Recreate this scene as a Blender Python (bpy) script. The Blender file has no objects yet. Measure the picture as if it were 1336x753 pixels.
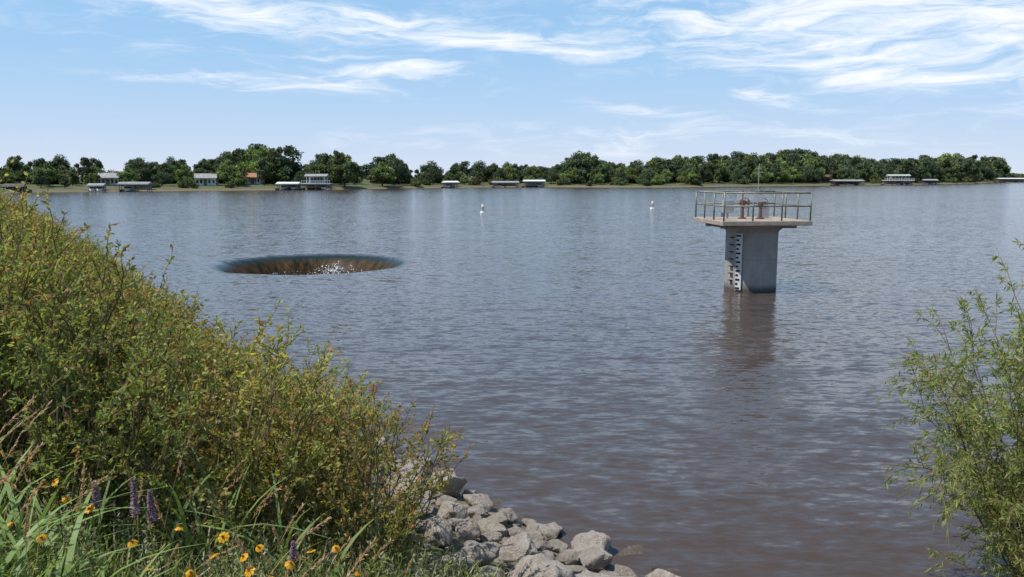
import bpy, math, numpy as np, random
from mathutils import Vector
random.seed(7); rng=np.random.default_rng(7)
scene=bpy.context.scene
scene.view_settings.view_transform='Standard'; scene.view_settings.look='None'
scene.view_settings.exposure=0; scene.view_settings.gamma=1
col=scene.collection
# ---------------------------------------------------------------- helpers
def link(o,parent=None):
    col.objects.link(o)
    if parent is not None: o.parent=parent
    return o
def empty(name,loc=(0,0,0),rz=0,parent=None):
    e=bpy.data.objects.new(name,None); e.location=loc; e.rotation_euler=(0,0,rz); e.empty_display_size=.2
    return link(e,parent)
def quadmesh(name,V,F,mats,colr=None,mi=None,smooth=False):
    V=np.asarray(V,dtype=np.float32); F=np.asarray(F,dtype=np.int32)
    me=bpy.data.meshes.new(name); k=F.shape[1]
    me.vertices.add(len(V)); me.vertices.foreach_set('co',V.ravel())
    me.loops.add(F.size); me.loops.foreach_set('vertex_index',F.ravel())
    me.polygons.add(len(F)); me.polygons.foreach_set('loop_start',np.arange(len(F),dtype=np.int32)*k)
    for m in mats: me.materials.append(m)
    if mi is not None: me.polygons.foreach_set('material_index',np.asarray(mi,dtype=np.int32))
    me.polygons.foreach_set('use_smooth',np.full(len(F),smooth))
    me.update(calc_edges=True)
    if colr is not None:
        c=np.ones((len(V),4),dtype=np.float32); c[:,:3]=colr
        a=me.color_attributes.new(name='Col',type='FLOAT_COLOR',domain='POINT'); a.data.foreach_set('color',c.ravel())
    return me
class Acc:
    def __init__(s): s.V=[];s.F=[];s.C=[];s.M=[];s.n=0
    def add(s,V,F,C,m=0):
        V=V.reshape(-1,3); s.V.append(V); s.F.append(F+s.n); s.C.append(np.broadcast_to(C,(len(V),3))); s.M.append(np.full(len(F),m)); s.n+=len(V)
    def mesh(s,name,mats,smooth=False):
        return quadmesh(name,np.concatenate(s.V),np.concatenate(s.F),mats,np.concatenate(s.C),np.concatenate(s.M),smooth)
def nrm(a): return a/(np.linalg.norm(a,axis=-1,keepdims=True)+1e-9)
def leaves(acc,P,D,L,W,C,m=0,fold=.15):
    n=len(P); D=nrm(D); S=nrm(np.cross(D,rng.normal(size=(n,3)))); N=np.cross(D,S)
    L=np.broadcast_to(L,(n,))[:,None]; W=np.broadcast_to(W,(n,))[:,None]
    V=np.stack([P,P+D*L*.45+S*W*.5+N*W*fold,P+D*L,P+D*L*.45-S*W*.5+N*W*fold],1)
    F=np.arange(4*n).reshape(n,4); acc.add(V,F,np.repeat(C,4,0) if len(np.shape(C))==2 else C,m)
def tubes(acc,curves,r0,r1,C,m=0,ns=3):
    c=curves; n,k,_=c.shape
    T=nrm(np.gradient(c,axis=1)); up=np.array([.3,.2,.93]); A=nrm(np.cross(T,up)); B=np.cross(T,A)
    rad=(np.broadcast_to(r0,(n,))[:,None]*(1-np.linspace(0,1,k))+np.broadcast_to(r1,(n,))[:,None]*np.linspace(0,1,k))[:,:,None]
    V=np.stack([c+rad*(A*math.cos(2*math.pi*i/ns)+B*math.sin(2*math.pi*i/ns)) for i in range(ns)],2)
    idx=np.arange(n*k*ns).reshape(n,k,ns); i0=idx[:,:-1];i1=idx[:,1:]
    F=np.stack([i0,np.roll(i0,-1,2),np.roll(i1,-1,2),i1],-1).reshape(-1,4); acc.add(V,F,C,m)
def blades(acc,P,H,W,lean,C,m=0,k=5):
    n=len(P); ph=rng.uniform(0,2*math.pi,n); d=np.stack([np.cos(ph),np.sin(ph),0*ph],1)
    f=ph+rng.normal(0,.5,n)+math.pi/2; s=np.stack([np.cos(f),np.sin(f),0*f],1)
    t=np.linspace(0,1,k)[None,:,None]; H=np.asarray(H)[:,None,None]; lean=np.asarray(lean)[:,None,None]
    c=P[:,None]+d[:,None]*H*lean*t**2+np.array([0,0,1.])*H*(t-.45*lean*t**2.6)
    w=np.asarray(W)[:,None,None]*(np.sin((t*.85+.15)*math.pi)**.6)*.5+.0006
    V=np.stack([c-s[:,None]*w,c+s[:,None]*w],2)
    idx=np.arange(n*k*2).reshape(n,k,2)
    F=np.stack([idx[:,:-1,0],idx[:,:-1,1],idx[:,1:,1],idx[:,1:,0]],-1).reshape(-1,4)
    acc.add(V,F,np.repeat(C,k*2,0),m)
class NT:
    def __init__(s,tree): s.t=tree; s.n=tree.nodes; s.l=tree.links
    def node(s,ty,**kw):
        nd=s.n.new(ty)
        for k,v in kw.items(): setattr(nd,k,v)
        return nd
    def set(s,sock,v):
        if isinstance(v,bpy.types.NodeSocket): s.l.new(v,sock)
        else: sock.default_value=v
    def math(s,op,a,b=0.,c=0.,clamp=False):
        nd=s.node('ShaderNodeMath',operation=op,use_clamp=clamp)
        for i,v in enumerate((a,b,c)): s.set(nd.inputs[i],v)
        return nd.outputs[0]
    def vmath(s,op,a,b=(0,0,0),c=(0,0,0)):
        nd=s.node('ShaderNodeVectorMath',operation=op)
        for i,v in enumerate((a,b,c)): s.set(nd.inputs[i],v)
        return nd.outputs[0]
    def noise(s,vec,scale,detail=3,rough=.5,dist=0.,out=0):
        nd=s.node('ShaderNodeTexNoise')
        if vec is not None: s.l.new(vec,nd.inputs['Vector'])
        nd.inputs['Scale'].default_value=scale; nd.inputs['Detail'].default_value=detail
        nd.inputs['Roughness'].default_value=rough; nd.inputs['Distortion'].default_value=dist
        return nd.outputs[out]
    def mapping(s,vec,loc=(0,0,0),rot=(0,0,0),scale=(1,1,1)):
        nd=s.node('ShaderNodeMapping'); s.l.new(vec,nd.inputs['Vector'])
        nd.inputs['Location'].default_value=loc; nd.inputs['Rotation'].default_value=rot; nd.inputs['Scale'].default_value=scale
        return nd.outputs[0]
    def mix(s,f,a,b,mode='MIX'):
        nd=s.node('ShaderNodeMix',data_type='RGBA',blend_type=mode)
        s.set(nd.inputs[0],f)
        for i,v in ((6,a),(7,b)):
            if isinstance(v,tuple): nd.inputs[i].default_value=(*v,1)[:4]
            else: s.l.new(v,nd.inputs[i])
        return nd.outputs[2]
    def mr(s,v,a,b,c=0.,d=1.,smooth=False):
        nd=s.node('ShaderNodeMapRange'); nd.interpolation_type='SMOOTHSTEP' if smooth else 'LINEAR'
        s.set(nd.inputs[0],v)
        for i,x in zip((1,2,3,4),(a,b,c,d)): nd.inputs[i].default_value=x
        return nd.outputs[0]
def mat(name):
    m=bpy.data.materials.new(name); m.use_nodes=True; t=NT(m.node_tree); b=m.node_tree.nodes['Principled BSDF']
    return m,t,b
def simple(name,c,rough=.6,var=.25,scale=4.,metal=0.,bump=0.,spec=.4):
    m,t,b=mat(name); g=t.node('ShaderNodeTexCoord').outputs['Object']
    n=t.noise(g,scale,4,.6)
    a=tuple(x*(1-var) for x in c); d=tuple(min(1,x*(1+var)) for x in c)
    t.l.new(t.mix(t.mr(n,.3,.7),a,d),b.inputs['Base Color'])
    b.inputs['Roughness'].default_value=rough; b.inputs['Metallic'].default_value=metal; b.inputs['Specular IOR Level'].default_value=spec
    if bump:
        bp=t.node('ShaderNodeBump'); bp.inputs['Strength'].default_value=.8; bp.inputs['Distance'].default_value=bump
        t.l.new(t.noise(g,scale*5,5,.6),bp.inputs['Height']); t.l.new(bp.outputs[0],b.inputs['Normal'])
    return m
def leafmat(name,trans=.35,gain=1.,rough=.55):
    m,t,b=mat(name); a=t.node('ShaderNodeVertexColor',layer_name='Col').outputs[0]
    oi=t.node('ShaderNodeObjectInfo').outputs['Random']
    hs=t.node('ShaderNodeHueSaturation'); t.l.new(a,hs.inputs['Color'])
    t.l.new(t.mr(oi,0,1,.488,.512),hs.inputs['Hue']); t.l.new(t.mr(oi,0,1,.8*gain,1.2*gain),hs.inputs['Value'])
    c=hs.outputs[0]
    if trans==0:
        t.l.new(c,b.inputs['Base Color']); b.inputs['Roughness'].default_value=.9; b.inputs['Specular IOR Level'].default_value=.1; return m
    t.l.new(c,b.inputs['Base Color']); b.inputs['Roughness'].default_value=rough; b.inputs['Specular IOR Level'].default_value=.3
    tr=t.node('ShaderNodeBsdfTranslucent')
    t.l.new(t.mix(1.,c,(1.25,1.25,.6),'MULTIPLY'),tr.inputs[0])
    mx=t.node('ShaderNodeMixShader'); mx.inputs[0].default_value=trans
    t.l.new(b.outputs[0],mx.inputs[1]); t.l.new(tr.outputs[0],mx.inputs[2])
    t.l.new(mx.outputs[0],m.node_tree.nodes['Material Output'].inputs['Surface'])
    return m
def pbox(c,s,rz=0):
    x,y,z=[v/2 for v in s]; V=[(a,b,d) for d in(-z,z) for a,b in((-x,-y),(x,-y),(x,y),(-x,y))]
    co,si=math.cos(rz),math.sin(rz)
    V=[(c[0]+a*co-b*si,c[1]+a*si+b*co,c[2]+d) for a,b,d in V]
    return V,[(3,2,1,0),(4,5,6,7),(0,1,5,4),(1,2,6,5),(2,3,7,6),(3,0,4,7)]
def pcyl(p0,p1,r0,r1=None,n=10):
    r1=r0 if r1 is None else r1; p0=Vector(p0);p1=Vector(p1); q=(p1-p0).to_track_quat('Z','Y')
    V=[];F=[]
    for p,r in((p0,r0),(p1,r1)):
        for i in range(n):
            a=2*math.pi*i/n; V.append(tuple(p+q@Vector((r*math.cos(a),r*math.sin(a),0))))
    for i in range(n): F.append((i,(i+1)%n,n+(i+1)%n,n+i))
    F.append(tuple(range(n-1,-1,-1)));F.append(tuple(range(n,2*n)))
    return V,F
def pgable(c,w,d,h,o=.4,th=.15):
    w=w/2+o;d=d/2+o; V=[(-w,-d,0),(w,-d,0),(w,d,0),(-w,d,0),(-w+.0,0,h),(w,0,h)]
    V+= [(x,y,z-th) for x,y,z in V[:4]]
    V=[(c[0]+x,c[1]+y,c[2]+z) for x,y,z in V]
    return V,[(0,1,5,4),(2,3,4,5),(0,4,3),(1,2,5),(0,6,7,1),(1,7,8,2),(2,8,9,3),(3,9,6,0),(9,8,7,6)]
def part(parent,name,prims,m,bevel=0,smooth=False):
    V=[];F=[]
    for v,f in prims:
        n=len(V); V+=list(v); F+=[tuple(i+n for i in q) for q in f]
    me=bpy.data.meshes.new(name); me.from_pydata(V,[],F); me.materials.append(m)
    o=bpy.data.objects.new(name,me); link(o,parent)
    if smooth:
        for p in me.polygons: p.use_smooth=len(p.vertices)==4
    if bevel:
        b=o.modifiers.new('bevel','BEVEL'); b.width=bevel; b.segments=2; b.limit_method='ANGLE'
    return o
# ---------------------------------------------------------------- camera
cam=bpy.data.cameras.new('camera'); co=bpy.data.objects.new('camera',cam); link(co)
cam.sensor_width=36; cam.lens=1048/1336*36; cam.clip_start=.05; cam.clip_end=20000
co.location=(0,0,4.4); co.rotation_euler=(math.radians(90-7.88),0,0); scene.camera=co
# ---------------------------------------------------------------- light and sky
EL=math.radians(60); AZ=math.radians(-108)
S=Vector((math.cos(EL)*math.sin(AZ),math.cos(EL)*math.cos(AZ),math.sin(EL)))
sl=bpy.data.lights.new('sun','SUN'); sl.energy=5.0; sl.angle=math.radians(.5); sl.color=(1,.97,.91)
so=bpy.data.objects.new('sun',sl); so.rotation_euler=S.to_track_quat('Z','Y').to_euler(); so.location=(-20,30,60); link(so)
w=bpy.data.worlds.new('World'); scene.world=w; w.use_nodes=True
t=NT(w.node_tree); bg=w.node_tree.nodes['Background']
sky=t.node('ShaderNodeTexSky',sky_type='NISHITA'); sky.sun_disc=False; sky.sun_elevation=EL; sky.sun_rotation=AZ
sky.air_density=1.0; sky.dust_density=.2; sky.ozone_density=2.; sky.altitude=300
g=t.node('ShaderNodeTexCoord').outputs['Generated']
sx=t.node('ShaderNodeSeparateXYZ'); t.l.new(g,sx.inputs[0])
az=t.math('MULTIPLY',t.math('ARCTAN2',sx.outputs[0],sx.outputs[1]),57.2958)
el=t.math('MULTIPLY',t.math('ARCSINE',sx.outputs[2]),57.2958)
hazef=t.math('MULTIPLY',t.math('EXPONENT',t.math('MULTIPLY',t.math('MAXIMUM',el,0.),-.17)),.97)
upper=t.mix(t.mr(el,8,40,.85,0),sky.outputs[0],(1.95,4.35,7.1))
base=t.mix(hazef,upper,(5.5,5.95,7.0))
cv=t.node('ShaderNodeCombineXYZ'); t.l.new(az,cv.inputs[0]); t.l.new(el,cv.inputs[1])
warp=t.noise(t.mapping(cv.outputs[0],scale=(.09,.3,1)),1.,3,.55,0,1)
wv=t.vmath('MULTIPLY_ADD',warp,(9,2.6,0),cv.outputs[0])
fine=t.noise(t.mapping(wv,rot=(0,0,.16),scale=(.16,.95,1)),1.,6,.66,.6)
sw=t.node('ShaderNodeSeparateXYZ'); t.l.new(wv,sw.inputs[0]); waz=t.math('SUBTRACT',sw.outputs[0],4.5); wel=t.math('SUBTRACT',sw.outputs[1],1.3)
blobs=[(20,10.0,13,2.8,.8,-.06),(32,8.8,10,3.4,.85,-.1),(25,6.7,7,1.3,.7,-.2),(-2,9.6,9,.8,.95,-.12),(-16,6.3,8,.6,.85,-.03),
 (-8,7.2,5,.6,.8,-.08),(-20,11,8,1.,.9,-.12),(17,5.4,5,.7,.65,-.1),(8.3,4.7,4,.5,.65,-.16),(12,2.6,26,1.4,.5,0),(-12,9.5,24,3.,.38,0)]
msk=None
for a0,e0,sa,se,st,sl_ in blobs:
    da=t.math('SUBTRACT',waz,float(a0)); de=t.math('DIVIDE',t.math('SUBTRACT',t.math('SUBTRACT',wel,float(e0)),t.math('MULTIPLY',da,sl_)),se); da=t.math('DIVIDE',da,sa)
    q=t.math('MULTIPLY_ADD',da,da,t.math('MULTIPLY',de,de))
    e=t.math('MULTIPLY',t.math('EXPONENT',t.math('MULTIPLY',q,-1.)),st)
    msk=e if msk is None else t.math('ADD',msk,e)
msk=t.math('MINIMUM',msk,1.)
dens=t.math('MULTIPLY',t.mr(t.math('ADD',t.math('MULTIPLY',fine,1.5),t.math('MULTIPLY',msk,.42)),.80,1.42,0,1,True),t.mr(msk,.0,.55))
dens=t.math('MULTIPLY',dens,.97)
cloudc=t.mix(dens,base,(7.8,8.0,8.4))
t.l.new(cloudc,bg.inputs[0]); bg.inputs[1].default_value=.13
# ---------------------------------------------------------------- lake outline and terrain
near=[(1500,900),(700,100),(200,-60),(60,-10),(22,4),(10,6.2),(6.5,6.9),(4.2,6.7),(2.6,7.1),(1.3,8.2),(-.6,10.5),(-2,12.3),(-4,15),(-8,21.5),(-19,38.5),(-28,49),(-45,72),(-90,140),(-145,232)]
far=[(-140,243),(-118,262),(-96,275),(-68,292),(-40,334),(-8,362),(18,373),(45,356),(69,360),(128,407),(213,467),(300,540),(402,672),(470,690),(560,860),(800,1100),(1200,1250)]
poly=np.array(near+far,float)
def sdist(x,y):
    p=np.stack([np.ravel(x),np.ravel(y)],1).astype(float); d=np.full(len(p),1e18); ins=np.zeros(len(p),bool)
    for i in range(len(poly)):
        a=poly[i];b=poly[(i+1)%len(poly)]; e=b-a; v=p-a
        h=np.clip((v@e)/(e@e),0,1); dd=v-h[:,None]*e; d=np.minimum(d,(dd**2).sum(1))
        c=(a[1]>p[:,1])!=(b[1]>p[:,1]); xx=(b[0]-a[0])*(p[:,1]-a[1])/((b[1]-a[1]) if b[1]!=a[1] else 1e-9)+a[0]
        ins^=c&(p[:,0]<xx)
    s=np.sqrt(d); s[ins]*=-1; return s.reshape(np.shape(x))
def wob(x,y):
    return (np.sin(x*.9+1.3*np.sin(y*.7))*np.cos(y*1.1+.5)+.5*np.sin(x*2.3+y*1.7)+.3*np.sin(x*4.1-y*3.7))
def gh(x,y):
    x=np.asarray(x,float);y=np.asarray(y,float); s=sdist(x,y); r=np.hypot(x,y)
    jit=wob(x*.8,y*.8)*.12
    s2=s+jit*np.clip(r/8,0,1)
    zn=np.minimum(3.0,.38*np.maximum(s2,0))+.05*wob(x*1.7,y*1.7)*np.clip(s2,0,1)
    zf=np.minimum(.9,np.maximum(s,0)*.4)+np.clip(s-6,0,90)*.035+np.clip(s-10,0,50)*.02*np.sin(x*.02+1)*np.cos(y*.013)
    k=np.clip((r-90)/90,0,1); z=zn*(1-k)+zf*k
    z=np.where(s2*(1-k)+s*k<0,-np.minimum(9,.4*np.abs(s)),z)
    return np.where(np.hypot(x+10.3,y-41.9)<7,-11.,z)
def gz(x,y): return float(gh(np.array([x]),np.array([y]))[0])
rad=[.02,.3];r=.6
while r<200: rad.append(r); r*=1.03
while r<800: rad.append(r); r*=1.012
while r<9000: rad.append(r); r*=1.06
rad=np.array(rad); th=np.concatenate([np.arange(-42,42,.18),np.arange(42,318,2.)])*math.pi/180
R,T=np.meshgrid(rad,th,indexing='ij'); X=R*np.sin(T);Y=R*np.cos(T);Z=gh(X,Y)
nr,nt=R.shape; idx=np.arange(nr*nt).reshape(nr,nt); nx=np.roll(idx,-1,1)
F=np.stack([idx[:-1],idx[1:],nx[1:],nx[:-1]],-1).reshape(-1,4)
m,t,b=mat('ground'); g=t.node('ShaderNodeNewGeometry').outputs['Position']
n1=t.noise(g,.6,5,.6); n2=t.noise(g,.035,4,.6); n3=t.noise(g,9.,4,.7)
c=t.mix(t.mr(n1,.4,.62),(.07,.10,.03),(.15,.13,.07)); c=t.mix(t.mr(n2,.42,.6),c,(.085,.12,.035))
zz=t.node('ShaderNodeSeparateXYZ'); t.l.new(g,zz.inputs[0])
c=t.mix(t.math('MULTIPLY',t.mr(zz.outputs[2],.15,.75,1,0),.85),c,(.23,.165,.105)); c=t.mix(t.mr(n3,.3,.7,0,.5),c,(.05,.05,.025))
t.l.new(c,b.inputs['Base Color']); b.inputs['Roughness'].default_value=.95
bp=t.node('ShaderNodeBump'); bp.inputs['Distance'].default_value=.05; t.l.new(n3,bp.inputs['Height']); t.l.new(bp.outputs[0],b.inputs['Normal'])
link(bpy.data.objects.new('ground',quadmesh('ground',np.stack([X,Y,Z],-1).reshape(-1,3),F,[m],smooth=True)))
# ---------------------------------------------------------------- water with the drowned spillway funnel
GC=(-10.45,41.7)
prof=[(1.2,-9.),(2.2,-8.),(2.9,-6),(3.1,-4),(3.25,-2.8),(3.4,-1.9),(3.55,-1.4),(3.72,-1.02),(3.88,-.78),(4.04,-.57),(4.2,-.41),(4.34,-.3),(4.48,-.215),(4.62,-.15),(4.78,-.095),(4.94,-.056),(5.15,-.026),(5.4,-.008),(5.8,0)]
r=6.3
while r<4000: prof.append((r,0)); r*=1.08
prof=np.array(prof); th=np.linspace(0,2*math.pi,193)[:-1]
R,T=np.meshgrid(prof[:,0],th,indexing='ij'); Zp=np.repeat(prof[:,1][:,None],len(th),1)
wb=1+.012*np.sin(5*T+1)*(R<6)+.008*np.sin(11*T)*(R<6)
X=GC[0]+R*wb*np.cos(T);Y=GC[1]+R*wb*np.sin(T)
nr,nt=R.shape; idx=np.arange(nr*nt).reshape(nr,nt); nx=np.roll(idx,-1,1)
F=np.stack([idx[:-1],idx[1:],nx[1:],nx[:-1]],-1).reshape(-1,4)
m,t,b=mat('lake_water'); ge=t.node('ShaderNodeNewGeometry'); g=ge.outputs['Position']
sp=t.node('ShaderNodeSeparateXYZ'); t.l.new(g,sp.inputs[0])
big=t.noise(t.mapping(g,scale=(.012,.035,1)),1.,4,.6)
half=(.5,.5,.5)
w1=t.vmath('SUBTRACT',t.noise(t.mapping(g,rot=(0,0,.14),scale=(1.7,4.6,1)),1.,2,.55,.3,1),half)
w2=t.vmath('SUBTRACT',t.noise(t.mapping(g,rot=(0,0,-.2),scale=(4.5,12.,1)),1.,2,.6,0.,1),half)
w0=t.vmath('SUBTRACT',t.noise(t.mapping(g,rot=(0,0,.3),scale=(.3,1.0,1)),1.,1,.5,0.,1),half)
tot=t.vmath('ADD',t.vmath('MULTIPLY',w1,(.26,.45,0)),t.vmath('ADD',t.vmath('MULTIPLY',w2,(.24,.42,0)),t.vmath('MULTIPLY',w0,(.05,.10,0))))
amp=t.mr(big,.35,.65,.75,1.2); sc=t.node('ShaderNodeVectorMath',operation='SCALE'); t.l.new(tot,sc.inputs[0]); t.l.new(amp,sc.inputs['Scale'])
nv=t.vmath('NORMALIZE',t.vmath('ADD',ge.outputs['Normal'],sc.outputs[0]))
dx=t.math('ADD',sp.outputs[0],10.45); dy=t.math('SUBTRACT',sp.outputs[1],41.7); ang=t.math('ARCTAN2',dy,dx)
cx=t.node('ShaderNodeCombineXYZ'); t.l.new(t.math('MULTIPLY',ang,9.),cx.inputs[0]); t.l.new(t.math('MULTIPLY',sp.outputs[2],.7),cx.inputs[1])
st=t.noise(cx.outputs[0],1.6,5,.7)
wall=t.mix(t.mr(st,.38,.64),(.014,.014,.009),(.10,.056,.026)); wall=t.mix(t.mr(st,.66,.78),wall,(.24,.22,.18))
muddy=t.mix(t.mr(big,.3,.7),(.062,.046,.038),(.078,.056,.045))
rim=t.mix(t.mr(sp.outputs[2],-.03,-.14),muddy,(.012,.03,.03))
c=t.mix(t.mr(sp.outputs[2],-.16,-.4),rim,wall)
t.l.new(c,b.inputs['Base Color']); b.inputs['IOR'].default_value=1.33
t.l.new(t.mr(sp.outputs[2],-.35,-.02,.5,.12),b.inputs['Roughness']); t.l.new(t.mr(sp.outputs[2],-.4,-.05,.15,.5),b.inputs['Specular IOR Level'])
t.l.new(nv,b.inputs['Normal'])
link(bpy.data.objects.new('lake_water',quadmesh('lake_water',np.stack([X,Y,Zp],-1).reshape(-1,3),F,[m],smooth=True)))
foam=simple('white_foam',(.85,.87,.88),.4,.08)
acc=Acc(); n=900
cx_=rng.normal(0,1,n); sx_=GC[0]+.9+cx_*.8; sy_=GC[1]+1.2+rng.normal(0,.5,n)
hz=-1.75+rng.gamma(2.0,.42,n)*np.exp(-cx_**2*.4); hz=np.minimum(hz,-.25-.4*rng.random(n))
P=np.stack([sx_,sy_,hz],1); D=rng.normal(size=(n,3))+np.array([0,0,.6])
for k in range(2): leaves(acc,P,D+rng.normal(0,.3,(n,3)),rng.uniform(.03,.13,n),rng.uniform(.02,.08,n),(1,1,1))
n=160; a_=rng.uniform(.9,2.4,n); rr_s=rng.uniform(3.55,3.8,n); P=np.stack([GC[0]+rr_s*np.cos(a_),GC[1]+rr_s*np.sin(a_)-.12,-rng.uniform(.8,1.15,n)],1)
leaves(acc,P,rng.normal(size=(n,3)),rng.uniform(.03,.09,n),rng.uniform(.02,.04,n),(1,1,1))
link(bpy.data.objects.new('spillway_splash',acc.mesh('spillway_splash',[foam])))
# ---------------------------------------------------------------- intake tower
conc,t,b=mat('concrete'); g=t.node('ShaderNodeTexCoord').outputs['Object']
sp=t.node('ShaderNodeSeparateXYZ'); t.l.new(g,sp.inputs[0])
a=t.noise(g,1.6,6,.65); v=t.noise(t.mapping(g,scale=(5,5,.5)),1.,5,.6)
c=t.mix(t.mr(a,.3,.7),(.27,.25,.225),(.40,.37,.335)); c=t.mix(t.mr(v,.5,.75,0,.5),c,(.15,.14,.125))
c=t.mix(t.mr(sp.outputs[2],.05,.3,.85,0),c,(.045,.04,.035))
seam=t.math('PINGPONG',sp.outputs[2],.62); c=t.mix(t.mr(seam,0,.018,.45,0),c,(.1,.1,.1))
t.l.new(c,b.inputs['Base Color']); b.inputs['Roughness'].default_value=.9
bp=t.node('ShaderNodeBump'); bp.inputs['Distance'].default_value=.012; t.l.new(t.noise(g,22,6,.7),bp.inputs['Height']); t.l.new(bp.outputs[0],b.inputs['Normal'])
slabm=simple('pale_concrete',(.36,.29,.23),.9,.25,3,bump=.01)
rail=simple('weathered_rail_paint',(.22,.21,.155),.5,.3,6,.2)
rust=simple('rusty_gate_operator',(.15,.085,.06),.6,.35,6)
whitep=simple('white_paint',(.78,.78,.76),.5,.08,5); blackp=simple('black_marking',(.02,.02,.02),.6,.2)
offw=simple('faded_white_panel',(.6,.6,.58),.6,.12,5)
greyp=simple('grey_cabinet',(.35,.36,.37),.5,.15)
TR=math.radians(5)
tw=empty('intake_tower',(9.5,31.8,0))
n=64; ringz=[(-4,1.0),(.0,1.0),(.62,1.0),(1.24,1.0),(1.86,1.0),(2.25,1.0),(2.33,1.02),(2.62,1.42)]
V=[(r_*math.cos(2*math.pi*i/n),r_*math.sin(2*math.pi*i/n),z_) for z_,r_ in ringz for i in range(n)]
Fc=[(k*n+i,k*n+(i+1)%n,(k+1)*n+(i+1)%n,(k+1)*n+i) for k in range(len(ringz)-1) for i in range(n)]
part(tw,'column',[(V,Fc)],conc,smooth=True)
hw=1.74; OX=-.09
def rot(x,y): return (OX+x*math.cos(TR)-y*math.sin(TR),x*math.sin(TR)+y*math.cos(TR))
part(tw,'platform_slab',[pbox((*rot(0,0),2.69),(2*hw,2*hw,.17),TR)],slabm,.015)
part(tw,'platform_beams',[pbox((*rot(0,s*.85),2.53),(2*hw-.5,.2,.145),TR) for s in(-1,1)]+[pbox((*rot(s*1.25,0),2.525),(.18,1.48,.13),TR) for s in(-1,1)],conc,.01)
pr=[]; hh=hw-.07
def P2(x,y,z): return (*rot(x,y),z)
for s in(-1,1):
    for z in(3.82,3.33):
        pr.append(pcyl(P2(-hh,s*hh,z),P2(hh,s*hh,z),.028,n=8)); pr.append(pcyl(P2(s*hh,-hh,z),P2(s*hh,hh,z),.028,n=8))
    for q in(-hh,-hh/3,hh/3,hh):
        pr.append(pcyl(P2(q,s*hh,2.77),P2(q,s*hh,3.85),.032,n=8))
        if abs(q)<hh-.1: pr.append(pcyl(P2(s*hh,q,2.77),P2(s*hh,q,3.85),.032,n=8))
part(tw,'railing',pr,rail,smooth=True)
pr=[]
for x,y in((-.3,.1),(.33,-.15)):
    pr+= [pcyl(P2(x,y,2.77),P2(x,y,2.83),.16,n=16),pcyl(P2(x,y,2.83),P2(x,y,3.3),.075,.06,12),pcyl(P2(x,y,3.3),P2(x,y,3.5),.11,.11,14),pcyl(P2(x,y,3.5),P2(x,y,3.9),.025,n=8),pbox(P2(x+.12,y-.05,3.4),(.16,.1,.12),TR)]
    k=16; rr=.2
    for i in range(k):
        a0=2*math.pi*i/k;a1=2*math.pi*(i+1)/k
        pr.append(pcyl(P2(x+.02+rr*math.cos(a0),y-.2,3.4+rr*math.sin(a0)),P2(x+.02+rr*math.cos(a1),y-.2,3.4+rr*math.sin(a1)),.014,n=6))
    for i in range(4):
        a0=math.pi*i/2; pr.append(pcyl(P2(x+.02,y-.2,3.4),P2(x+.02+rr*math.cos(a0),y-.2,3.4+rr*math.sin(a0)),.011,n=6))
    pr.append(pcyl(P2(x,y,3.4),P2(x+.02,y-.2,3.4),.02,n=6))
part(tw,'gate_operators',pr,rust)
part(tw,'control_cabinet',[pbox(P2(-.75,.5,3.25),(.4,.28,.5),TR),pcyl(P2(-.75,.5,2.77),P2(-.75,.5,3.0),.04),pbox(P2(.8,.7,3.0),(.36,.3,.46),TR)],greyp,.01)
part(tw,'notice_panels',[pbox(P2(-.4,-hh-.045,3.62),(.4,.02,.26),TR),pbox(P2(.45,hh-.045,3.64),(.8,.02,.34),TR)],offw)
part(tw,'antenna_mast',[pcyl(P2(.5,.55,2.77),P2(.5,.55,4.95),.02,.012),pcyl(P2(.33,.55,4.6),P2(.67,.55,4.6),.01),pcyl(P2(.39,.55,4.75),P2(.61,.55,4.75),.01)],greyp)
tc=Vector((-.286,-.958)); lf=Vector((-.958,.286)); nd=tc*math.cos(.44)+lf*math.sin(.44); ga=math.atan2(nd.y,nd.x)+math.pi/2
gx,gy=nd*1.05
part(tw,'staff_gauge',[pbox((gx,gy,1.15),(.24,.03,2.2),ga)],offw)
tk=[]; g2=nd*1.073; tg=Vector((math.cos(ga),math.sin(ga)))
for i in range(13):
    z=.12+i*.17; L=.17 if i%2==0 else .1
    q=g2-tg*(.11-L/2)
    tk.append(pbox((q.x,q.y,z),(L,.012,.075),ga))
part(tw,'gauge_marks',tk,blackp)
tk=[]; nl=tc*math.cos(.8)+lf*math.sin(.8); gl=math.atan2(nl.y,nl.x)+math.pi/2
for i in range(7):
    q=nl*1.05; tk.append(pbox((q.x,q.y,.4+i*.28),(.16,.1,.03),gl))
part(tw,'climbing_rungs',tk,blackp)
# ---------------------------------------------------------------- buoys
orange=simple('orange_band',(.6,.25,.1),.5,.1)
for x,y in((-3.7,101),(19.8,114)):
    e=empty('marker_buoy',(x,y,0)); e.rotation_euler=(.05,.04,0); e.scale=(1.2,1.2,1.2)
    part(e,'float',[pcyl((0,0,-.3),(0,0,.12),.27,.27,20),pcyl((0,0,.12),(0,0,.2),.27,.16,20)],offw,smooth=True)
    part(e,'pillar',[pcyl((0,0,.2),(0,0,.85),.13,.12,16),pcyl((0,0,.85),(0,0,.92),.12,.05,16)],offw,smooth=True)
    part(e,'bands',[pcyl((0,0,.58),(0,0,.65),.136,n=16)],orange,smooth=True)
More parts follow.
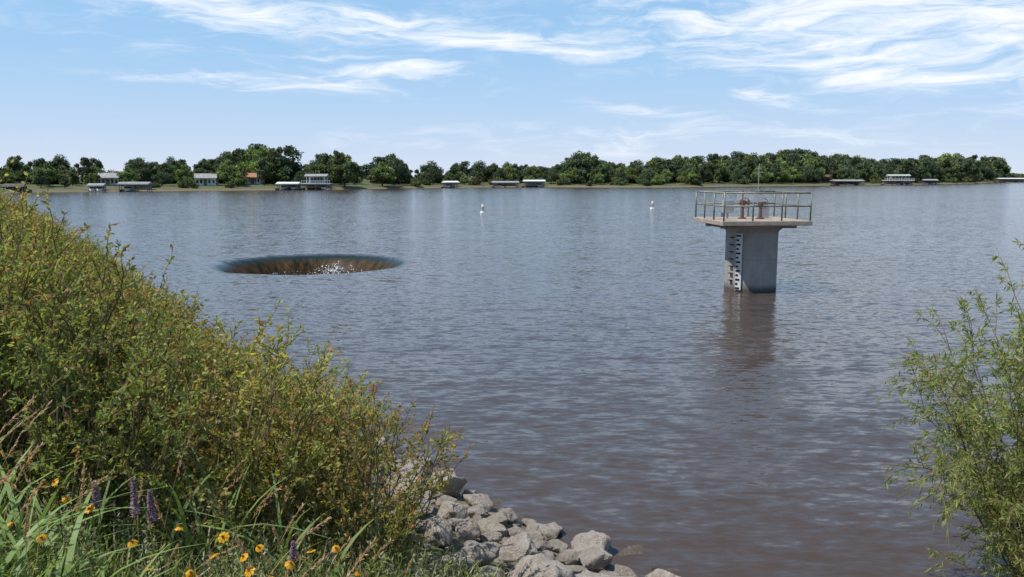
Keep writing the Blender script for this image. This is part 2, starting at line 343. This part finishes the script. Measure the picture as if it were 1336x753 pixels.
# ---------------------------------------------------------------- houses, boathouses
wood=simple('weathered_wood',(.22,.18,.14),.8,.3,2); roofg=simple('grey_roof',(.28,.275,.27),.8,.25,1); rooft=simple('terracotta_roof',(.36,.17,.10),.8,.25,2)
roofgr=simple('pale_green_roof',(.38,.44,.35),.7,.15,1); cream=simple('cream_siding',(.5,.48,.42),.7,.1,1); brick=simple('tan_brick',(.22,.15,.11),.85,.25,2)
glass=simple('dark_glass',(.02,.025,.03),.1,.1); brownroof=simple('brown_roof',(.12,.08,.06),.8,.25,1); bluep=simple('boat_blue',(.05,.12,.3),.4,.1)
def boat(e,x,y,L=6,m_=None):
    rows=[(-.5,.42),(0,.5),(.3,.42),(.5,.02)]; V=[];F=[]
    for f,wd in rows:
        hx=1.15*wd/.5
        V+=[(x-hx,y-f*L,.95),(x-hx*.7,y-f*L,.25),(x+hx*.7,y-f*L,.25),(x+hx,y-f*L,.95)]
    for i in range(3):
        for j in range(3): F.append((i*4+j,i*4+j+1,i*4+j+5,i*4+j+4))
        F.append((i*4+3,i*4,i*4+4,i*4+7))
    F.append((0,1,2,3))
    part(e,'boat_hull',[(V,F)],m_ or whitep); part(e,'boat_windscreen',[pbox((x,y-.3,1.25),(1.6,.9,.55))],glass)
def boathouse(x,y,w_,d_,st,roofm,rz,wallm=None,zt=2.7):
    e=empty('boathouse',(x,y,0),rz); pr=[]; nb=max(2,int(w_/4.5))
    for i in range(nb+1):
        for yy in(-d_/2+.15,0,d_/2-.15):
            pr.append(pbox((-w_/2+.15+i*(w_-.3)/nb,yy,(zt-1.2)/2),(.2,.2,zt+1.2)))
    part(e,'posts',pr,wood)
    part(e,'dock_deck',[pbox((0,d_/2+.9,.55),(w_,1.8,.18)),pbox((-w_/2-.6,0,.552),(1.2,d_,.18)),pbox((w_/2+.6,0,.552),(1.2,d_,.18))],wood)
    part(e,'back_wall',[pbox((0,d_/2-.35,zt/2+.2),(w_*.96,.12,zt-.9))],wallm or cream)
    if st==2:
        part(e,'upper_deck',[pbox((0,0,zt),(w_+.6,d_+.4,.3))],whitep)
        rl=[pbox((0,-d_/2-.1,zt+1.1),(w_+.5,.08,.1)),pbox((0,-d_/2-.1,zt+.6),(w_+.5,.06,.06))]+[pbox((-w_/2+i*w_/12,-d_/2-.1,zt+.6),(.08,.08,.95)) for i in range(13)]
        part(e,'balustrade',rl,whitep)
        rw=w_*.72
        part(e,'cabin',[pbox((0,d_*.12,zt+1.35),(rw*.7,d_*.45,2.35))],wallm or cream)
        part(e,'cabin_windows',[pbox((-rw*.24+i*rw*.16,d_*.12-d_*.225-.03,zt+1.45),(rw*.11,.06,1.2)) for i in range(4)],glass)
        part(e,'roof_posts',[pbox((sx*rw*.46,sy*d_*.42,zt+1.3),(.2,.2,2.3)) for sx in(-1,1) for sy in(-1,1)],whitep)
        part(e,'roof',[pgable((0,0,zt+2.6),rw,d_*.95,.8,.5)],roofm)
    else:
        part(e,'roof',[pgable((0,0,zt+.1),w_,d_,.6,.4)],roofm); part(e,'fascia',[pbox((0,-d_/2-.43,zt+.02),(w_+.8,.05,.3))],offw)
    for i in range(nb):
        if (i*7+int(w_))%3!=0: boat(e,-w_/2+(i+.5)*w_/nb,-.4,5.6,bluep if i%4==2 else None)
    return e
def house(x,y,w_,d_,h,wallm,roofm,rz=0,rh=1.6):
    e=empty('lake_house',(x,y,gz(x,y)-.15),rz)
    part(e,'walls',[pbox((0,0,h/2),(w_,d_,h))],wallm); part(e,'roof',[pgable((0,0,h+.1),w_,d_,rh,.5)],roofm)
    part(e,'windows',[pbox((-w_/2+w_*(i+.5)/5,-d_/2-.02,h*.55),(w_*.1,.06,1.2)) for i in(0,1,3,4)],glass)
    part(e,'door',[pbox((0,-d_/2-.02,1.1),(1.1,.06,2.1))],wood); part(e,'chimney',[pbox((w_*.3,0,h+rh),(.7,.7,1.4))],brick)
    part(e,'porch',[pbox((0,-d_/2-1.3,2.4),(w_*.6,2.4,.15))]+[pbox((sx*w_*.28,-d_/2-2.3,1.2),(.15,.15,2.3)) for sx in(-1,1)],wood)
boathouse(-78.5,285,7,8,1,whitep,.1,zt=2.1); boathouse(-69,287,9.5,8,2,roofg,.1,zt=2.2)
boathouse(-119,256,8.5,6,1,roofg,.2,cream,2.3); boathouse(-127,248,4.,4,1,roofg,.2,whitep,zt=1.9); boathouse(-146,238,5,5,1,brownroof,.3,brick,1.9)
boathouse(-26,343,5.5,6,1,whitep,.3,zt=2.2); boathouse(-3,357,11,8,1,roofg,.1,zt=2.1); boathouse(10,366,9,8,1,whitep,.05,zt=2.6)
boathouse(181,438,15,8,1,roofg,-.1,brick,2.5); boathouse(220,462,15,10,2,roofgr,-.3); boathouse(250,485,7,7,1,roofg,-.3,brick)
boathouse(412,668,20,9,1,whitep,-.3,zt=3.2); boathouse(440,672,14,9,2,whitep,-.3)
HS=[(-110,292,7,6,2.6,whitep,roofg,.2),(-98,308,5.5,6,2.6,whitep,rooft,.1),(186,480,11,8,3.2,brick,brownroof,-.2),(-137,277,7,6,2.6,cream,roofg,.1)]
for h in HS: house(*h)
# ---------------------------------------------------------------- far trees
lf_far=leafmat('tree_foliage',.2,1.,.8); bark=simple('bark',(.09,.07,.055),.9,.3,3)
def fartree(i,base,H=12,Wd=11,low=.05,n=4200):
    acc=Acc(); nl=int(rng.integers(15,24))
    u=rng.uniform(size=nl); ph=rng.uniform(0,2*math.pi,nl); rr=np.sqrt(rng.uniform(.03,1,nl))*Wd*.38
    zc=H*(low+.12)+u*H*(.68-low)*(1-.45*(rr/(Wd*.38))**2)+.06*H
    C=np.stack([rr*np.cos(ph),rr*np.sin(ph),zc],1); sr=rng.uniform(.10,.19,nl)*Wd
    C[0]=(rng.normal(0,.6),rng.normal(0,.6),H*.8)
    k=rng.integers(0,nl,n); D=nrm(rng.normal(size=(n,3))); rad_=rng.uniform(.2,1,n)**.5*rng.uniform(.9,1.15,n)
    P=C[k]+D*(sr[k]*rad_)[:,None]*np.array([1,1,.78])
    P[:,2]=np.maximum(P[:,2],H*low*rng.uniform(.5,1.2,n))
    tone=np.clip(.45+.7*rad_*(.25+.75*(D[:,2]*.5+.5))+.2*rng.normal(size=n),.3,1.8)*rng.uniform(.7,1.3,nl)[k]  # crown shade painted into leaf colour: darker inside and under lobes, plus random variation
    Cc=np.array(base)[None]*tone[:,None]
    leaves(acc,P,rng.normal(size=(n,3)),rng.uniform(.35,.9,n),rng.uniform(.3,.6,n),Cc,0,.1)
    tr=np.stack([np.array([rng.normal(0,.1)*q,rng.normal(0,.1)*q,H*.6*q]) for q in np.linspace(0,1,5)])[None]; tr[0,0,2]=-.5
    tubes(acc,tr,.32,.12,(.1,.08,.06),1,6)
    li=[]
    for j in range(min(nl,9)):
        a=np.array([0,0,H*rng.uniform(.1,.3)]); q=np.linspace(0,1,4)[:,None]; li.append(a*(1-q)+C[j]*q+np.array([0,0,.6])*np.sin(q*3))
    tubes(acc,np.array(li),.14,.04,(.1,.08,.06),1,4)
    return acc.mesh('far_tree_%d'%i,[lf_far,bark])
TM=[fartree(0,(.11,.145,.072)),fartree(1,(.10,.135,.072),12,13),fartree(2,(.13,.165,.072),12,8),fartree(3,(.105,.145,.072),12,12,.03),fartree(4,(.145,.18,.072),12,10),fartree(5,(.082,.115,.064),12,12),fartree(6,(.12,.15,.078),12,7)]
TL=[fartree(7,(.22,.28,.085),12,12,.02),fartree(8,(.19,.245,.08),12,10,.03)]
UM=[fartree(9,(.11,.14,.06),5,10,0,2200),fartree(10,(.15,.17,.07),5,9,0,2200)]
SK=[(0,195),(30,203),(50,206),(75,200),(110,199),(200,203),(270,206),(292,203),(308,190),(322,186),(350,190),(372,197),(385,211),(400,212),(412,203),(430,196),(452,193),(470,203),(480,210),(500,197),(525,201),(540,208),(600,210),(640,205),(690,213),(722,213),(745,202),(762,197),(780,205),(800,211),(850,205),(880,202),(950,198),(1000,195),(1060,195),(1100,202),(1150,206),(1200,203),(1240,197),(1275,200),(1296,204),(1304,224),(1336,226),(1500,226)]
skx=np.array([(s[0]-668)/1048 for s in SK]); sky_=np.array([(231-s[1])/1048 for s in SK])
root=empty('distant_trees')
hz=[(h[0]/h[1],math.hypot(h[0],h[1]),h[2]) for h in HS]
def addtree(x,y,H,meshes,wf=1.,ref=12.6):
    for ha,ht,hw_ in hz:
        if abs(x/y-ha)*y<hw_*.5+.6 and math.hypot(x,y)<ht+6: return
    o=bpy.data.objects.new('tree',random.choice(meshes)); s=H/ref
    o.location=(x,y,gz(x,y)-.2); o.rotation_euler=(0,0,random.uniform(0,6.28)); o.scale=(s*wf,s*wf,s); link(o,root)
def skyH(x,y): return 4.4+float(np.interp(x/y,skx,sky_))*y-gz(x,y)
fp=np.array([(-250,190),(-180,222)]+far,float)
seg=np.linalg.norm(np.diff(fp,axis=0),axis=1); cum=np.concatenate([[0],np.cumsum(seg)])
for row,(off,sp_,frac) in enumerate(((6,9,0),(12,9,.62),(20,8,.8),(33,9,.95),(50,10,1.),(80,13,.98),(120,18,.96))):
    d=random.uniform(0,5)
    while d<cum[-1]:
        i=min(np.searchsorted(cum,d)-1,len(seg)-1); i=max(i,0); f=(d-cum[i])/seg[i]; p=fp[i]*(1-f)+fp[i+1]*f
        e=(fp[i+1]-fp[i])/seg[i]; nn=np.array([-e[1],e[0]]); q=p+nn*(off+random.uniform(-4,4))
        s=sdist(np.array([q[0]]),np.array([q[1]]))[0]
        if s>2.5 and q[1]>50 and (row!=1 or random.random()<.75) and (row!=0 or random.random()<.5):
            H=skyH(q[0],q[1])*frac*random.choice([.6,.75,.88,.97,1.03,1.08,1.15])
            H=min(max(H,3.5),28)
            lawn=(-78<q[0]<-45 and row<2) or (row<2 and q[0]<-80 and random.random()<.5)
            if row==0:
                if not lawn: addtree(q[0],q[1],random.uniform(1.8,4.),UM,1.,5.)
            elif not lawn: addtree(q[0],q[1],H*1.02,TL if random.random()<(.22 if row<4 else .08) else TM,random.uniform(.8,1.15))
            if row==3: addtree(q[0]+3,q[1]+2,random.uniform(4,6),UM,1.3,5.)
        d+=sp_*random.uniform(.6,1.2)*(1 if p[0]<350 else 1.6)
for k in range(34):
    y=random.uniform(386,450); x=y*random.uniform(.02,.115)
    addtree(x,y,skyH(x,y)*random.uniform(.8,1.03),TM if random.random()<.85 else TL,random.uniform(.9,1.2))
for x,y,H,mm,wf in((-97,287,6.5,TL,1.1),(-91,312,17,TM,.8),(-86,313,17,TM,.95),(-63,305,15.5,TM,1.1),(-70,312,15,TM,1.),(-52,325,11.5,TL,1.35),(-50,342,14.5,TM,.9),(-104,300,15,TM,.9),
  (26,382,8,TL,1.3),(33,392,17.5,TM,1.),(40,372,7,TL,1.),(66,366,5.5,TL,1.3),(46,400,11,TL,1.1),(165,440,11,TL,1.2),(246,505,17,TM,1.2),(262,515,16,TM,1.2),(300,556,19,TM,1.1),(330,590,19,TM,1.1),(365,640,19,TM,1.1),(388,670,19,TM,1.),(142,425,10,TL,1.1),(84,378,8,TL,1.),(-128,262,7,TL,1.2)):
    addtree(x,y,H,mm,wf)
# ---------------------------------------------------------------- bank shrubs
lf_sh=leafmat('shrub_leaves',.5,1.,.5); lf_w=leafmat('willow_leaves',.45,1.,.45); stemm=leafmat('stems',.0)
def shrub(i,H,Rr,ns,nt_,nl,LL,WW,base,tip,red=.1,mat_=None,twl=.3,up=.9,droop=0.,thick=.009):
    acc=Acc(); ph=rng.uniform(0,2*math.pi,ns); u=np.sqrt(rng.uniform(0,1,ns)); r0=u*Rr*.3; r1=u*Rr
    B=np.stack([r0*np.cos(ph),r0*np.sin(ph),-.1+0*ph],1); hh_=H*(1-.42*u**2)*rng.uniform(.78,1.03,ns)
    ph2=ph+rng.normal(0,.25,ns); Tt=np.stack([r1*np.cos(ph2),r1*np.sin(ph2),hh_],1)
    k=9; q=np.linspace(0,1,k)[None,:,None]; dz=Tt-B
    cur=B[:,None]+dz[:,None]*np.concatenate([q**1.25,q**1.25,q**.9],2)+rng.normal(0,.018*H,(ns,k,3))*q
    tubes(acc,cur,thick,.003,(.15,.11,.07),1)
    tq=rng.uniform(.18,1.,(ns,nt_)); tq[:,0]=1.; fi=tq*(k-1); i0=np.minimum(fi.astype(int),k-2); f=(fi-i0)[...,None]
    ar=np.arange(ns)[:,None]; P0=cur[ar,i0]*(1-f)+cur[ar,i0+1]*f; TD=nrm(cur[ar,i0+1]-cur[ar,i0])
    D=nrm(TD*.6+nrm(rng.normal(size=TD.shape))*.8+np.array([0,0,up*.5])); D[:,0]=nrm(TD[:,0]+rng.normal(0,.15,(ns,3)))
    P0=P0.reshape(-1,3);D=D.reshape(-1,3); n2=len(P0); tl=rng.uniform(.5,1.1,n2)*twl*(H/1.6)**.5
    qq=np.linspace(0,1,4)[None,:,None]; tw_=P0[:,None]+D[:,None]*tl[:,None,None]*qq+np.array([0,0,-1.])*droop*tl[:,None,None]*qq**2+rng.normal(0,.012,(n2,4,3))*qq
    tubes(acc,tw_,.0035,.0015,(.20,.14,.07),1)
    lq=rng.uniform(.08,1.,(n2,nl)); fi=lq*3; i0=np.minimum(fi.astype(int),2); f=(fi-i0)[...,None]; ar=np.arange(n2)[:,None]
    LP=(tw_[ar,i0]*(1-f)+tw_[ar,i0+1]*f).reshape(-1,3); TD=nrm(tw_[ar,i0+1]-tw_[ar,i0]).reshape(-1,3); n3=len(LP)
    LD=nrm(TD*.7+nrm(rng.normal(size=(n3,3)))*.8+np.array([0,0,-droop*.8]))
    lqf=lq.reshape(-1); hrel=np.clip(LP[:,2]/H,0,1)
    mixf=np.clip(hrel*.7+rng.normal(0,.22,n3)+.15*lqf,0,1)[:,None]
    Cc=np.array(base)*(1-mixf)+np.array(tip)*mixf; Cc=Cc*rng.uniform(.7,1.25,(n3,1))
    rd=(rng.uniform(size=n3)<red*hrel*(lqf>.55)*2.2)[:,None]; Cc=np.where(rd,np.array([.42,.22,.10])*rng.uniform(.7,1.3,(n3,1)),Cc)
    sz=rng.uniform(.6,1.15,n3)
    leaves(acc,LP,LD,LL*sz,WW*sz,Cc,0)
    return acc.mesh('shrub_mesh_%d'%i,[mat_ or lf_sh,stemm])
gA=(.23,.255,.065);gB=(.43,.39,.12)
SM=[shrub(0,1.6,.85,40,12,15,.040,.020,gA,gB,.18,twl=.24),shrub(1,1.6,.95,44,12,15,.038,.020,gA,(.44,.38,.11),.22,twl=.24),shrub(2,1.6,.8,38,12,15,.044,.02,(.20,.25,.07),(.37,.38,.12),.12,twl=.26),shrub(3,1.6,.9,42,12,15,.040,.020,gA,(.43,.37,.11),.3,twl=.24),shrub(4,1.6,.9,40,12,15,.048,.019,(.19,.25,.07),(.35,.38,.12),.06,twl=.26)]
sroot=empty('shrub_thicket')
def addshrub(x,y,H,mm=SM,wf=1.,par=sroot,tilt=.12):
    o=bpy.data.objects.new('shrub',random.choice(mm)); s=H/1.6; o.scale=(s*wf,s*wf,s)
    o.location=(x,y,gz(x,y)-.05); o.rotation_euler=(random.uniform(-tilt,tilt),random.uniform(-tilt,tilt),random.uniform(0,6.28)); link(o,par)
N=40000; cy=5.2+(rng.random(N)**1.8)*75; cx=-rng.uniform(.9,75,N); cs=sdist(cx,cy); cr=np.hypot(cx,cy)
ok=(cx/cy>-.95)&(cx/cy<-.05)&(cs>1.35+.3*np.clip((cy-8)/4,0,1))&(cs<9+.1*cr)&~((cy<9.5)&(cs<2.15+np.maximum(0,8.6-cy)*.45))&~((cy<5.9)&(cx>-2.2-.6*(5.9-cy)))
cx,cy,cs,cr=cx[ok],cy[ok],cs[ok],cr[ok]; pts=np.zeros((0,2))
for x,y,s,r_ in zip(cx,cy,cs,cr):
    sp_=.74+.04*max(0,r_-10)
    if len(pts) and ((pts[:,0]-x)**2+(pts[:,1]-y)**2).min()<sp_**2: continue
    pts=np.vstack([pts,(x,y)])
    edge=min(1,max(0,(s-1.3)/3.8)); H=(.92+1.03*edge)*random.uniform(.85,1.13)+.004*r_
    addshrub(x,y,H,SM,random.uniform(1.,1.25))
print('shrubs',len(pts))
# ---------------------------------------------------------------- willow at the right
WM=shrub(20,3.0,1.7,56,24,28,.085,.016,(.22,.27,.08),(.35,.39,.13),.03,lf_w,.48,.6,.45,.013)
o=bpy.data.objects.new('willow_shrub',WM); o.location=(5.8,7.85,.0); o.scale=(1.,1.,1.2); o.rotation_euler=(0,-.05,.6); link(o)
o=bpy.data.objects.new('willow_shrub',WM); o.location=(6.75,8.6,.0); o.scale=(1.,1.,1.1); o.rotation_euler=(0,0,2.6); link(o)
WM2=shrub(21,1.5,1.2,22,14,22,.075,.015,(.22,.27,.08),(.34,.38,.12),.03,lf_w,.45,.6,.4,.01)
o=bpy.data.objects.new('willow_shrub',WM2); o.location=(5.25,6.9,.0); o.rotation_euler=(0,-.1,1.6); link(o)
# ---------------------------------------------------------------- rocks
import bmesh
rk,t,b=mat('limestone'); g=t.node('ShaderNodeTexCoord').outputs['Object']; oi=t.node('ShaderNodeObjectInfo').outputs['Random']
cb=t.node('ShaderNodeCombineXYZ'); t.l.new(t.math('MULTIPLY',oi,40.),cb.inputs[0]); g=t.vmath('ADD',g,cb.outputs[0])
a=t.noise(g,2.2,7,.65); a2=t.noise(g,7.,6,.7); c=t.mix(t.mr(a,.35,.65),(.48,.38,.29),(.68,.61,.52)); c=t.mix(t.mr(a2,.48,.70,0,.75),c,(.28,.18,.12)); c=t.mix(t.mr(oi,0,1,0,.35),c,(.54,.52,.50))
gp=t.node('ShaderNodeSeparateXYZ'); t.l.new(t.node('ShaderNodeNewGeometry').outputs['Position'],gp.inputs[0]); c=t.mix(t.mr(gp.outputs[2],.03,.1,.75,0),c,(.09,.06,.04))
t.l.new(c,b.inputs['Base Color']); b.inputs['Roughness'].default_value=.9
bp=t.node('ShaderNodeBump'); bp.inputs['Distance'].default_value=.08; t.l.new(t.math('ADD',a2,t.noise(g,25,5,.7)),bp.inputs['Height']); t.l.new(bp.outputs[0],b.inputs['Normal'])
RM=[]
from mathutils import noise as mn
for i in range(10):
    bm=bmesh.new(); dims=Vector((random.uniform(.85,1.2),random.uniform(.7,1.),random.uniform(.5,.7)))
    for j in range(18):
        v=Vector((random.gauss(0,1),random.gauss(0,1),random.gauss(0,1))).normalized()*random.uniform(.44,.54); bm.verts.new((v.x*dims.x,v.y*dims.y,v.z*dims.z))
    bmesh.ops.convex_hull(bm,input=bm.verts)
    for v in [v for v in bm.verts if not v.link_faces]: bm.verts.remove(v)
    bmesh.ops.bevel(bm,geom=list(bm.edges),offset=.03,segments=2,affect='EDGES',profile=.6)
    bmesh.ops.triangulate(bm,faces=bm.faces)
    for _ in range(2): bmesh.ops.subdivide_edges(bm,edges=[e for e in bm.edges if e.calc_length()>.07],cuts=1,use_grid_fill=True); bmesh.ops.triangulate(bm,faces=bm.faces)
    for v in bm.verts:
        q=v.co*3.2+Vector((i*9,0,0)); v.co+=v.co.normalized()*(mn.noise(q)*.07+mn.noise(q*2.7)*.035)
    me=bpy.data.meshes.new('rock_mesh_%d'%i); bm.to_mesh(me); bm.free(); me.materials.append(rk)
    me.polygons.foreach_set('use_smooth',[True]*len(me.polygons)); me.set_sharp_from_angle(angle=math.radians(32)); RM.append(me)
rr_=empty('riprap_rocks'); placed=np.zeros((0,3))
def addrock(x,y,s,dz=0.):
    o=bpy.data.objects.new('rock',random.choice(RM)); o.scale=(s,s*random.uniform(.8,1.1),s*random.uniform(.75,1.))
    o.location=(x,y,max(-.1,gz(x,y))+s*.18+dz); o.rotation_euler=(random.uniform(-.4,.4),random.uniform(-.4,.4),random.uniform(0,6.28)); link(o,rr_)
N=9000; ry=rng.uniform(6.0,17,N); rx=rng.uniform(-6,3.2,N); rs=sdist(rx,ry)
for i in range(N):
    x,y,s=rx[i],ry[i],rs[i]
    if s<-.3 or s>(2.9 if y<10 else 1.3): continue
    if y<8 and x<-1.3: continue
    sz=random.choice([.34,.42,.5,.6,.72]) if i<1500 else (random.uniform(.22,.36) if i<4500 else random.uniform(.08,.18))
    if y>10.5: sz*=.8
    if len(placed) and (np.hypot(placed[:,0]-x,placed[:,1]-y)<.37*(sz+placed[:,2])).any(): continue
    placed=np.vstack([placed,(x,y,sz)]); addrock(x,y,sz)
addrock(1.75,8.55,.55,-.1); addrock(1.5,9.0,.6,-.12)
print('rocks',len(placed))
# ---------------------------------------------------------------- grass and flowers
gm=leafmat('grass_blades',.4,1.,.5)
acc=Acc()
n=26000; x=rng.uniform(-5,1.2,n);y=rng.uniform(2.2,9.5,n)
s=sdist(x,y); dens=(s>2.75+.35*np.sin(x*5+y*4))&(x<.1)
x,y=x[dens],y[dens]; n=len(x); z=gh(x,y); P=np.stack([x,y,z-.02],1)
ty=rng.uniform(size=n)[:,None]; Cc=np.where(ty<.45,np.array([.15,.21,.055]),np.where(ty<.72,np.array([.26,.29,.10]),np.array([.46,.40,.26])))*rng.uniform(.7,1.3,(n,1))
blades(acc,P,rng.uniform(.15,.45,n),rng.uniform(.005,.012,n),rng.uniform(.1,.8,n),Cc)
for cx_,cy_,nn,hh_ in((-2.3,3.3,40,.7),(-1.9,3.6,24,.5),(-2.6,3.8,34,.75),(-1.5,3.6,14,.5),(-2.1,5.0,18,.9),(-1.55,5.2,12,.8),(-3.2,4.6,16,.85),(-.9,3.9,10,.45),(-2.0,3.0,24,.55),(-2.8,4.4,16,.9)):
    x=cx_+rng.normal(0,.16,nn);y=cy_+rng.normal(0,.16,nn); P=np.stack([x,y,gh(x,y)],1)
    blades(acc,P,hh_*rng.uniform(.7,1.25,nn),rng.uniform(.014,.03,nn),rng.uniform(.3,1.1,nn),np.array([.22,.30,.10])*rng.uniform(.75,1.3,(nn,1)),0,8)
link(bpy.data.objects.new('grass',acc.mesh('grass',[gm])))
acc=Acc(); n=680; x=rng.uniform(-3.6,-.1,n);y=rng.uniform(3.2,7.6,n); s=sdist(x,y); kk=(s>2.7); x,y=x[kk],y[kk]; n=len(x); z0=gh(x,y); H=rng.uniform(.2,.55,n)
q=np.linspace(0,1,5)[None,:,None]; d=np.stack([rng.normal(0,.25,n),rng.normal(0,.25,n),np.ones(n)],1); cur=np.stack([x,y,z0],1)[:,None]+d[:,None]*H[:,None,None]*q+rng.normal(0,.01,(n,5,3))
tubes(acc,cur,.0025,.0012,(.12,.16,.05)); k=30; lq=rng.uniform(.15,1,(n,k)); fi=lq*4; i0=np.minimum(fi.astype(int),3); f=(fi-i0)[...,None]; ar=np.arange(n)[:,None]
tint=np.repeat(np.where(rng.random((n,1))<.35,np.array([[.38,.39,.28]]),np.array([[.24,.28,.09]])),k,0)
LP=(cur[ar,i0]*(1-f)+cur[ar,i0+1]*f).reshape(-1,3); leaves(acc,LP,rng.normal(size=(len(LP),3))+np.array([0,0,.7]),.045,.013,tint*rng.uniform(.6,1.4,(len(LP),1)))
link(bpy.data.objects.new('leafy_weeds',acc.mesh('leafy_weeds',[gm])))
acc=Acc(); n=80; x=np.concatenate([rng.uniform(-3.6,-1.9,45),rng.uniform(-2.8,-.6,35)]); y=np.concatenate([rng.uniform(3.2,5.0,45),rng.uniform(3.6,5.5,35)]); z0=gh(x,y); H=rng.uniform(.4,.8,n); H[:45]+=.3
q=np.linspace(0,1,7)[None,:,None]; d=np.stack([rng.normal(.15,.3,n),rng.normal(0,.3,n),np.ones(n)],1)
bend=np.stack([rng.normal(.1,.25,n),rng.normal(0,.2,n),-.1*np.ones(n)],1)
cur=np.stack([x,y,z0],1)[:,None]+d[:,None]*H[:,None,None]*q+bend[:,None]*q**3*H[:,None,None]*.7
tubes(acc,cur,.0025,.0015,(.45,.33,.2))
k=46; lq=rng.uniform(.72,1.,(n,k)); fi=lq*6; i0=np.minimum(fi.astype(int),5); f=(fi-i0)[...,None]; ar=np.arange(n)[:,None]
LP=(cur[ar,i0]*(1-f)+cur[ar,i0+1]*f).reshape(-1,3); TD=(cur[ar,i0+1]-cur[ar,i0]).reshape(-1,3)
leaves(acc,LP,nrm(TD)+rng.normal(0,.25,(len(LP),3)),.028,.009,np.array([.55,.33,.25])*rng.uniform(.6,1.3,(len(LP),1)))
link(bpy.data.objects.new('seed_grass',acc.mesh('seed_grass',[gm])))
FL=[(-1.0,3.78,2.56),(-1.49,3.78,2.54),(-1.34,3.78,2.53),(-1.66,3.8,2.68),(-1.82,3.77,2.48),(-1.31,3.77,2.46),(-1.10,3.77,2.50),(-1.26,3.78,2.58),(-.77,3.77,2.46),(-2.52,3.8,2.69),(-2.28,3.83,2.9),(-2.22,3.82,2.82),(-2.1,3.8,2.77),(-1.44,3.79,2.63),(-1.6,3.77,2.45),(-2.35,3.8,2.62),(-1.9,3.8,2.6),(-1.18,3.7,2.47),(-1.75,3.5,2.52),(-.95,4.1,2.42),(-1.7,3.7,2.44),(-2.0,3.6,2.5)]
fm=leafmat('petals',.3,1.,.5); acc=Acc()
for fx,fy,fz in FL:
    zb=gz(fx,fy); q=np.linspace(0,1,6)[:,None]
    b0=np.array([fx+random.uniform(-.1,.1),fy+random.uniform(0,.12),zb]); tp=np.array([fx,fy,fz]); cur=(b0*(1-q)+tp*q+np.array([.03,0,0])*np.sin(q*3))[None]
    tubes(acc,cur,.003,.002,(.08,.14,.03)); npn=8
    nml=nrm(np.array([random.uniform(-.6,.6),-.3+random.uniform(-.5,.5),.8])); U=nrm(np.cross(nml,[.2,.1,1])); W_=np.cross(nml,U)
    a=np.arange(npn)*2*math.pi/npn+random.random(); D=np.cos(a)[:,None]*U+np.sin(a)[:,None]*W_-nml*random.uniform(.0,1.4)
    D=nrm(D); S_=nrm(np.cross(D,nml)); L=random.uniform(.022,.038)
    V=np.stack([tp+D*.004-S_*.003,tp+D*L*.8-S_*.009,tp+D*L,tp+D*L*.8+S_*.009],1); acc.add(V,np.arange(4*npn).reshape(-1,4),(.85,.47,.01))
    leaves(acc,np.repeat(tp[None],14,0),nml+rng.normal(0,.5,(14,3)),.011,.006,np.tile(np.array([[.6,.25,.01]]),(14,1)))
    n6=14; qq=rng.uniform(.1,.8,n6)[:,None]; leaves(acc,b0*(1-qq)+tp*qq,rng.normal(size=(n6,3))+np.array([0,0,.4]),.07,.008,np.tile(np.array([[.12,.2,.05]]),(n6,1)))
link(bpy.data.objects.new('yellow_wildflowers',acc.mesh('yellow_wildflowers',[fm])))
acc=Acc()
for fx,fy,fz,L in((-1.88,3.82,2.72,.2),(-2.09,3.85,2.75,.14),(-1.84,3.9,2.66,.16),(-1.15,4.0,2.4,.1)):
    zb=gz(fx,fy); q=np.linspace(0,1,6)[:,None]; tp=np.array([fx,fy,fz+L]); b0=np.array([fx+.04,fy+.05,zb])
    tubes(acc,(b0*(1-q)+tp*q)[None],.004,.002,(.06,.1,.02)); n6=220; u=rng.uniform(0,1,n6); D=rng.normal(size=(n6,3)); D[:,2]=np.abs(D[:,2])*.5
    leaves(acc,np.array([fx,fy,fz])+np.array([0,0,L])*u[:,None],D,.028*(1.1-.6*u),.012,np.array([.46,.32,.42])*rng.uniform(.6,1.4,(n6,1)))
link(bpy.data.objects.new('purple_flower_spikes',acc.mesh('purple_flower_spikes',[fm])))
